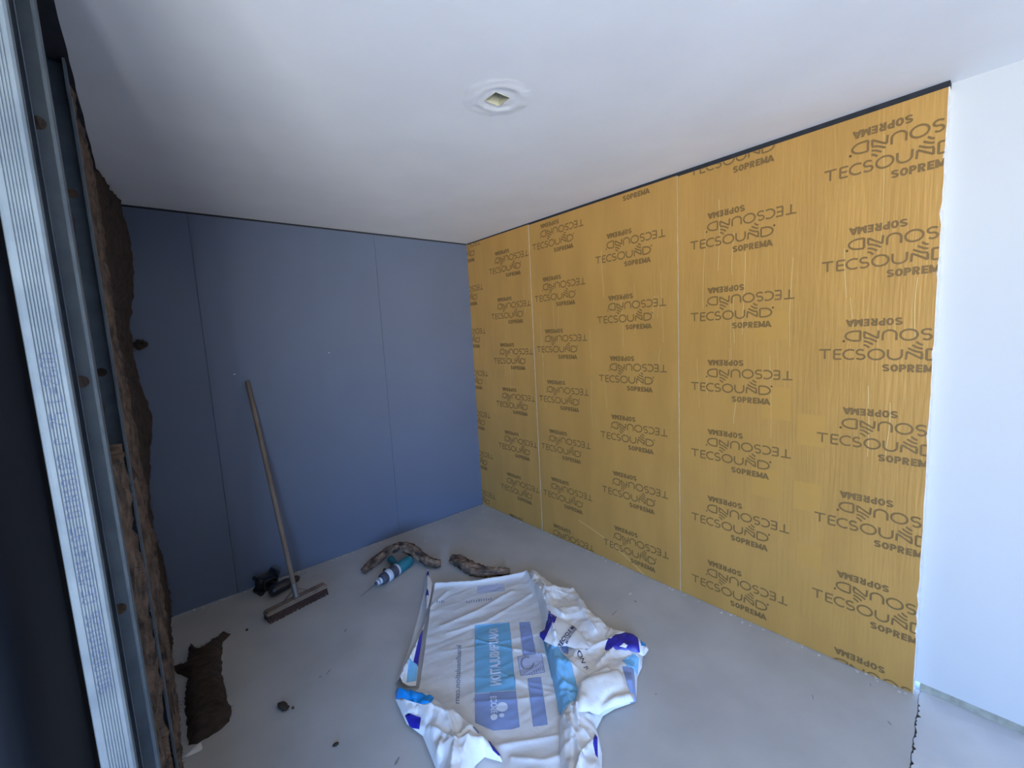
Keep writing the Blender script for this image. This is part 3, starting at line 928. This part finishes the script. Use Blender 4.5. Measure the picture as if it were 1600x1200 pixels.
def facet(x, y, size, amp, seed=0, ang=0.0, st=1.0):
    wx = x+.35*size*noise.noise(Vector((x/size*.6, y/size*.6, seed))); wy = y+.35*size*noise.noise(Vector((x/size*.6+9, y/size*.6, seed)))
    c, s = math.cos(ang), math.sin(ang)
    u, v = (wx*c+wy*s)/(size*st), (-wx*s+wy*c)/size
    p, q = u-v*.5, v
    i, j = math.floor(p), math.floor(q); fx, fy = p-i, q-j
    def hh(a, b):
        t = math.sin(a*127.1+b*311.7+seed*74.7)*43758.5453
        return t-math.floor(t)
    if fx+fy < 1: h = hh(i, j)*(1-fx-fy)+hh(i+1, j)*fx+hh(i, j+1)*fy
    else: h = hh(i+1, j+1)*(fx+fy-1)+hh(i+1, j)*(1-fy)+hh(i, j+1)*(1-fx)
    return amp*h
def ridges(x, y, R):
    z = 0
    for (pl, h, w) in R:
        d = polydist(x, y, pl, False)
        z = max(z, h*max(0, math.exp(-d/w*1.3)-.02) if d < 3*w else 0)
    return z

# main panel
A = resample([(-1.049, -0.886), (-0.851, -1.056), (-0.672, -1.155), (-0.537, -1.216), (-0.550, -1.311), (-0.693, -1.537), (-0.820, -1.723), (-0.888, -1.825), (-1.016, -1.988), (-1.119, -2.127), (-1.220, -2.230), (-1.367, -2.352), (-1.711, -2.092), (-1.671, -1.976), (-1.620, -1.813), (-1.606, -1.638), (-1.584, -1.566), (-1.538, -1.571), (-1.430, -1.418), (-1.307, -1.241), (-1.177, -1.051)], .02)
RA = [([(-1.055, -0.898), (-0.859, -1.067), (-0.680, -1.166), (-0.546, -1.226)], .026, .022), ([(-0.546, -1.226), (-0.701, -1.546), (-0.899, -1.828)], .035, .022),
      ([(-1.237, -1.274), (-1.032, -1.307), (-0.744, -1.304)], .010, .018), ([(-1.239, -1.344), (-1.032, -1.418), (-0.682, -1.414)], .008, .015), ([(-1.196, -1.076), (-1.031, -1.014)], .010, .012),
      ([(-1.163, -1.489), (-1.067, -1.681), (-0.958, -1.849)], .007, .010), ([(-1.341, -1.444), (-1.142, -1.562), (-0.867, -1.712)], .004, .010), ([(-1.319, -1.695), (-1.193, -1.827), (-1.077, -2.005)], .004, .012),
      ([(-1.207, -1.749), (-1.161, -1.924), (-1.103, -2.029)], .005, .010), ([(-1.402, -1.811), (-1.269, -1.916), (-1.082, -2.049)], .005, .012), ([(-1.610, -1.932), (-1.423, -2.056), (-1.229, -2.184)], .008, .014),
      ([(-1.438, -2.113), (-1.358, -2.205), (-1.270, -2.254)], .008, .014)]
AT = [(-1.055, -0.898), (-0.859, -1.067), (-0.680, -1.166), (-0.546, -1.226)]
def zA(x, y):
    return .007+ridges(x, y, RA)+wr(x, y, 11, .0022, -.45, 4, 2)+facet(x, y, .045, .0055, 1, -.45, 4)+facet(x, y, .02, .0030, 2, -.2, 5)+.002
PA = [("p_cyan", [(-1.099, -1.400), (-0.941, -1.512), (-1.220, -1.885), (-1.367, -1.773)]), ("p_blue", [(-1.369, -1.775), (-1.222, -1.888), (-1.330, -2.036), (-1.359, -2.021), (-1.421, -1.973), (-1.454, -1.894)]),
      ("p_blue", [(-0.903, -1.550), (-0.856, -1.589), (-1.007, -1.798), (-1.065, -1.766)]), ("p_blue", [(-1.138, -1.874), (-1.087, -1.912), (-1.239, -2.107), (-1.289, -2.072)]),
      ("p_lilac", [(-0.865, -1.105), (-0.733, -1.198), (-0.771, -1.269), (-0.910, -1.167)]), ("p_cyan", [(-0.901, -1.737), (-0.884, -1.767), (-1.035, -1.973), (-1.062, -1.958)])]
mats = ['film_grey', 'p_cyan', 'p_blue', 'p_lilac', 'inkgrey', 'printwhite', 'film']
bm = sheet_bm(A, zA, [p for _, p in PA], [mats.index(n) for n, _ in PA], res=.007)
# lettering: quads given by their four corners on the film (start-top... in reading order)
def bilin(c, u, v):
    a, b, cc_, d = c           # (0,0) (1,0) (1,1) (0,1)
    return (a[0]*(1-u)*(1-v)+b[0]*u*(1-v)+cc_[0]*u*v+d[0]*(1-u)*v, a[1]*(1-u)*(1-v)+b[1]*u*(1-v)+cc_[1]*u*v+d[1]*(1-u)*v)
def lettering(bm, s, corners, zf, mi, off=.0016, bold=0.0):
    V, F = text2d(s, 1, 1, bold)
    def fn(u, v):
        x, y = bilin(corners, u, v); return (x, y, zf(x, y)+off)
    put2d(bm, V, F, fn, mi)
def ticks(bm, corners, n, zf, mi):
    for k in range(n):          # print too faint to read
        u0 = (k+.1)/n; w = .55/n*random.uniform(.5, 1.1); v1 = random.uniform(.6, 1)
        put2d(bm, [bilin(corners, u, v) for u, v in ((u0, 0), (u0+w, 0), (u0+w, v1), (u0, v1))], [(0, 1, 2, 3)], lambda x, y: (x, y, zf(x, y)+.0016), mi)
# seen through the film, so mirrored: baseline on the right, letters run towards the camera
lettering(bm, 'knaufinsulation.com', [(-1.240, -1.476), (-1.448, -1.770), (-1.468, -1.755), (-1.259, -1.457)], zA, 4, bold=.012)
lettering(bm, 'KNAUFINSULATION', [(-1.020, -1.507), (-1.250, -1.821), (-1.293, -1.790), (-1.059, -1.476)], zA, 5, bold=.035)
lettering(bm, 'ECOSE', [(-1.307, -1.855), (-1.356, -1.925), (-1.381, -1.909), (-1.329, -1.837)], zA, 5, bold=.03)
def blob(bm, cs, r, zf, mi, sq=1.0):
    x, y = cs
    n = 20
    quad(bm, [(x+r*math.cos(2*math.pi*k/n), y+r*sq*math.sin(2*math.pi*k/n), zf(x+r*math.cos(2*math.pi*k/n), y+r*sq*math.sin(2*math.pi*k/n))+.0017) for k in range(n)], mi)
for c, r in zip([(-1.324, -1.916), (-1.381, -1.930), (-1.352, -1.946)], (.024, .015, .011)):
    blob(bm, c, r, zA, 5)
# boxed recycling mark
bx = [(-1.082, -1.737), (-0.978, -1.809), (-1.056, -1.910), (-1.156, -1.845)]
def rib3(bm, pts, w, zf, mi):
    V, F = ribbon(resample(pts, .012, closed=False)+[pts[-1]], w)
    put2d(bm, V, F, lambda x, y: (x, y, zf(x, y)+.0018), mi)
V = [bilin(bx, u, v) for u, v in ((.02, .02), (.98, .02), (.98, .98), (.02, .98))]
put2d(bm, [bilin(bx, i/6, j/6) for j in range(7) for i in range(7)], [(j*7+i, j*7+i+1, j*7+i+8, j*7+i+7) for j in range(6) for i in range(6)], lambda x, y: (x, y, zA(x, y)+.0013), 3)
rib3(bm, V+[V[0]], .0025, zA, 4)
rg = [bilin(bx, .36+.24*math.cos(a), .40+.30*math.sin(a)) for a in [2*math.pi*k/18 for k in range(16)]]
rib3(bm, rg, .009, zA, 4)
rib3(bm, [bilin(bx, .05, .95), bilin(bx, .98, .42)], .003, zA, 4)
rib3(bm, [bilin(bx, .30, .98), bilin(bx, .98, .68)], .003, zA, 4)
ticks(bm, [(-1.104, -1.864), (-1.035, -1.881), (-1.047, -1.897), (-1.113, -1.882)], 6, zA, 4)
# faint small print near the top edge
ticks(bm, [(-1.019, -1.197), (-0.884, -1.288), (-0.868, -1.268), (-1.005, -1.176)], 11, zA, 4)
ticks(bm, [(-1.147, -1.068), (-1.101, -1.096), (-1.087, -1.074), (-1.134, -1.046)], 4, zA, 4)
pan = obj('printed_panel', bm, mats, sack, world=True)

# left upright fold with the pointed tip
Bp = resample([(-1.020, -0.725), (-1.029, -0.783), (-1.055, -0.862), (-1.171, -1.031), (-1.305, -1.221), (-1.444, -1.396), (-1.537, -1.537), (-1.585, -1.502), (-1.608, -1.464), (-1.533, -1.385), (-1.413, -1.255), (-1.265, -1.066), (-1.150, -0.915)], .012)
RB = [([(-1.027, -0.761), (-1.153, -0.975), (-1.266, -1.167), (-1.364, -1.292), (-1.502, -1.413), (-1.608, -1.506)], .062, .018)]
def zB(x, y): return .004+ridges(x, y, RB)+.25*zA(x, y)
PB = [("navy", [(-1.065, -0.811), (-1.052, -0.824), (-1.028, -0.772), (-1.040, -0.759)]), ("navy", [(-1.332, -1.260), (-1.312, -1.273), (-1.453, -1.458), (-1.490, -1.422), (-1.403, -1.327)]), ("navy", [(-1.154, -0.952), (-1.140, -0.966), (-1.164, -1.008), (-1.178, -0.994)]), ("lightcyan", [(-1.502, -1.408), (-1.470, -1.428), (-1.522, -1.511), (-1.566, -1.500)])]
mb = ['film', 'navy', 'lightcyan']
obj('upright_fold', sheet_bm(Bp, zB, [p for _, p in PB], [mb.index(n) for n, _ in PB], res=.007), mb, sack, world=True)

# lower-left flap folded over the panel
Cp = resample([(-1.620, -1.496), (-1.583, -1.568), (-1.519, -1.686), (-1.493, -1.801), (-1.474, -1.896), (-1.465, -1.998), (-1.466, -2.087), (-1.479, -2.106), (-1.490, -2.086), (-1.516, -2.044), (-1.558, -2.045), (-1.618, -2.068), (-1.680, -2.127), (-1.724, -2.100), (-1.676, -1.966), (-1.660, -1.886), (-1.642, -1.792), (-1.664, -1.697), (-1.655, -1.625), (-1.643, -1.543)], .014)
RC = [([(-1.655, -1.711), (-1.603, -1.879), (-1.585, -1.952)], .014, .010), ([(-1.585, -1.692), (-1.538, -1.823), (-1.577, -1.941)], .012, .010), ([(-1.577, -1.941), (-1.504, -1.936)], .012, .009), ([(-1.577, -1.941), (-1.643, -2.016), (-1.701, -2.082)], .014, .009),
      ([(-1.618, -1.903), (-1.675, -1.952)], .010, .008), ([(-1.520, -1.959), (-1.602, -2.022), (-1.660, -2.092)], .012, .009), ([(-1.485, -1.954), (-1.498, -2.034), (-1.486, -2.098)], .008, .008)]
def zC(x, y):
    d = polydist(x, y, Cp)
    return max(zA(x, y) if inpoly(x, y, A) else 0, .004)+.008+.026*(1-math.exp(-(d/.025)**1.2))+ridges(x, y, RC)*1.1*min(1, d/.015)+(facet(x, y, .055, .026, 2, 1.0, 1.8)+facet(x, y, .026, .012, 3, .8, 1.8)+facet(x, y, .014, .004, 8, 1.2, 1.8))*min(1, d/.02)
PC = [("cyan", [(-1.625, -1.500), (-1.585, -1.573), (-1.553, -1.633), (-1.522, -1.686), (-1.570, -1.740), (-1.593, -1.705), (-1.626, -1.628), (-1.643, -1.551)]), ("navy", [(-1.655, -1.661), (-1.618, -1.739), (-1.642, -1.765), (-1.661, -1.718)]),
      ("navy", [(-1.475, -2.011), (-1.465, -2.043), (-1.466, -2.084), (-1.481, -2.087), (-1.489, -2.062)]), ("inkgrey", [(-1.487, -1.938), (-1.484, -1.972), (-1.494, -1.974), (-1.498, -1.944)])]
mc = ['film', 'cyan', 'navy', 'inkgrey']
bm = sheet_bm(Cp, zC, [p for _, p in PC], [mc.index(n) for n, _ in PC], res=.0065)
wl = [(-1.560, -1.657), (-1.537, -1.656), (-1.534, -1.645), (-1.561, -1.647)]
mc.append('printwhite')
put2d(bm, wl, [(0, 1, 2, 3)], lambda x, y: (x, y, zC(x, y)+.003), 4)
obj('corner_flap', bm, mc, sack, world=True)

# right side crumple
Dp = resample([(-0.525, -1.221), (-0.488, -1.282), (-0.514, -1.403), (-0.534, -1.490), (-0.495, -1.530), (-0.456, -1.579), (-0.510, -1.687), (-0.575, -1.802), (-0.589, -1.879), (-0.606, -1.947), (-0.578, -2.075), (-0.584, -2.139), (-0.696, -2.199), (-0.760, -2.217), (-0.878, -2.288), (-0.977, -2.246), (-1.039, -2.233), (-1.107, -2.253), (-1.136, -2.295), (-1.172, -2.332), (-1.311, -2.434), (-1.403, -2.355), (-1.323, -2.256), (-1.150, -2.080), (-1.045, -1.941), (-0.886, -1.740), (-0.724, -1.524)], .014)
RD = [([(-0.573, -1.391), (-0.732, -1.641), (-0.747, -1.743)], .02, .014), ([(-0.533, -1.649), (-0.637, -1.795), (-0.713, -1.936)], .016, .012), ([(-0.885, -1.975), (-0.796, -2.001), (-0.703, -2.029)], .016, .012), ([(-0.883, -2.090), (-0.757, -2.069), (-0.688, -2.076)], .018, .012),
      ([(-0.979, -1.996), (-0.973, -2.106), (-0.882, -2.144)], .014, .012), ([(-1.197, -2.149), (-1.228, -2.236), (-1.269, -2.303)], .022, .012), ([(-1.133, -2.169), (-1.190, -2.235), (-1.205, -2.312)], .018, .012), ([(-1.157, -2.304), (-1.270, -2.319), (-1.372, -2.362)], .022, .011), ([(-1.052, -1.962), (-1.074, -2.043), (-1.049, -2.115)], .012, .010),
      ([(-1.124, -2.043), (-1.092, -2.097), (-1.075, -2.137)], .010, .008), ([(-1.118, -2.224), (-1.054, -2.223)], .012, .008), ([(-1.130, -2.272), (-1.193, -2.349), (-1.305, -2.430)], .03, .012)]
def zD(x, y):
    d = polydist(x, y, Dp)
    return max(zA(x, y) if inpoly(x, y, A) else 0, .003)+.003+.028*(1-math.exp(-(d/.03)**1.2))+ridges(x, y, RD)*1.1*min(1, d/.014)+(facet(x, y, .065, .034, 3, .5, 1.7)+facet(x, y, .030, .016, 4, -.4, 1.9)+facet(x, y, .015, .005, 8, .9, 1.8))*min(1, d/.02)
PD = [("lightcyan", [(-0.940, -1.801), (-0.924, -1.835), (-0.937, -1.909), (-0.966, -1.984), (-1.006, -2.051), (-1.062, -2.118), (-1.105, -2.145), (-1.143, -2.143), (-1.183, -2.122), (-1.120, -2.039), (-1.030, -1.921)]),
      ("p_blue", [(-0.811, -2.170), (-0.750, -2.191), (-0.882, -2.292), (-0.912, -2.286), (-0.870, -2.231)]), ("lightcyan", [(-0.772, -2.142), (-0.691, -2.152), (-0.688, -2.178), (-0.755, -2.215), (-0.788, -2.182)]),
      ("p_blue", [(-0.909, -1.856), (-0.885, -1.904), (-0.924, -1.939), (-0.929, -1.910)]), ("navy", [(-1.162, -2.291), (-1.165, -2.306), (-1.215, -2.346), (-1.216, -2.335), (-1.202, -2.314)]), ("film_beige", [(-0.589, -1.533), (-0.548, -1.611), (-0.621, -1.626)])]
md = ['film', 'lightcyan', 'p_blue', 'navy', 'film_beige', 'inknavy']
bm = sheet_bm(Dp, zD, [p for _, p in PD], [md.index(n) for n, _ in PD], res=.0065)
lettering(bm, 'ON F', [(-0.900, -1.971), (-0.960, -2.073), (-0.939, -2.078), (-0.878, -1.981)], zD, 5, bold=.01)
obj('crumpled_side', bm, md, sack, world=True)

# folded piece with the recycling words
Ep = resample([(-0.800, -1.679), (-0.778, -1.686), (-0.777, -1.725), (-0.769, -1.815), (-0.769, -1.851), (-0.792, -1.930), (-0.829, -2.001), (-0.881, -1.968), (-0.903, -1.910), (-0.947, -1.873), (-0.959, -1.804), (-0.950, -1.767), (-0.930, -1.747), (-0.894, -1.748)], .01)
def zE(x, y):
    d = polydist(x, y, Ep)
    return max(.070, (zD(x, y) if inpoly(x, y, Dp) else 0)*.9+.006)+.012*(1-math.exp(-(d/.02)**1.2))+facet(x, y, .06, .004, 5, .3, 2)*min(1, d/.012)
me_ = ['film', 'navy', 'inknavy', 'film']
PE = [("navy", [(-0.801, -1.670), (-0.770, -1.679), (-0.777, -1.725), (-0.827, -1.758), (-0.962, -1.807), (-0.952, -1.765), (-0.932, -1.744), (-0.894, -1.748)])]
bm = sheet_bm(Ep, zE, [p for _, p in PE], [1], res=.007)
lettering(bm, 'RECYCLE ME', [(-0.933, -1.902), (-0.779, -1.864), (-0.776, -1.839), (-0.936, -1.880)], zE, 2, off=.004, bold=.03)
lettering(bm, 'BETTER WORLD', [(-0.899, -1.910), (-0.782, -1.875), (-0.779, -1.864), (-0.899, -1.898)], zE, 2, off=.003, bold=.02)
obj('folded_flap', bm, me_, sack, world=True)

# navy and cyan tip on the right
Fp = resample([(-0.691, -1.976), (-0.619, -1.958), (-0.618, -1.994), (-0.595, -2.057), (-0.582, -2.117), (-0.587, -2.156), (-0.619, -2.187), (-0.652, -2.190), (-0.684, -2.147), (-0.739, -2.093), (-0.780, -2.041), (-0.728, -2.005)], .01)
def zF(x, y):
    d = polydist(x, y, Fp)
    return zD(x, y)*.35+.030+.016*(1-math.exp(-(d/.015)**1.2))+facet(x, y, .035, .016, 6, .3, 1.5)*min(1, d/.012)
PF = [("navy", [(-0.595, -2.057), (-0.587, -2.105), (-0.662, -2.168), (-0.736, -2.102), (-0.786, -2.041), (-0.719, -2.001), (-0.711, -2.035), (-0.675, -2.032)]), ("cyan", [(-0.582, -2.117), (-0.576, -2.142), (-0.610, -2.171), (-0.632, -2.156)]), ("navy", [(-0.617, -1.953), (-0.614, -1.991), (-0.626, -1.993), (-0.631, -1.960)]), ("film", [(-0.722, -2.092), (-0.688, -2.095), (-0.689, -2.118), (-0.703, -2.116)])]
mf = ['film', 'navy', 'cyan']
obj('folded_tip', sheet_bm(Fp, zF, [p for _, p in PF], [mf.index(n) for n, _ in PF], res=.006), mf, sack, world=True)

# pale fold lying over the lower right
Gp = resample([(-1.044, -2.108), (-0.982, -2.114), (-0.914, -2.150), (-0.845, -2.180), (-0.888, -2.244), (-0.908, -2.300), (-0.946, -2.322), (-1.001, -2.285), (-1.065, -2.249), (-1.107, -2.230), (-1.154, -2.202), (-1.113, -2.152)], .012)
def zG(x, y):
    d = polydist(x, y, Gp)
    return zD(x, y)*.5+.042+.012*(1-math.exp(-(d/.02)**1.2))+(facet(x, y, .08, .016, 7, .9, 1.5)+facet(x, y, .03, .006, 9, .2, 2))*min(1, d/.012)
obj('pale_fold', sheet_bm(Gp, zG, res=.008), ['film_beige'], sack, world=True)
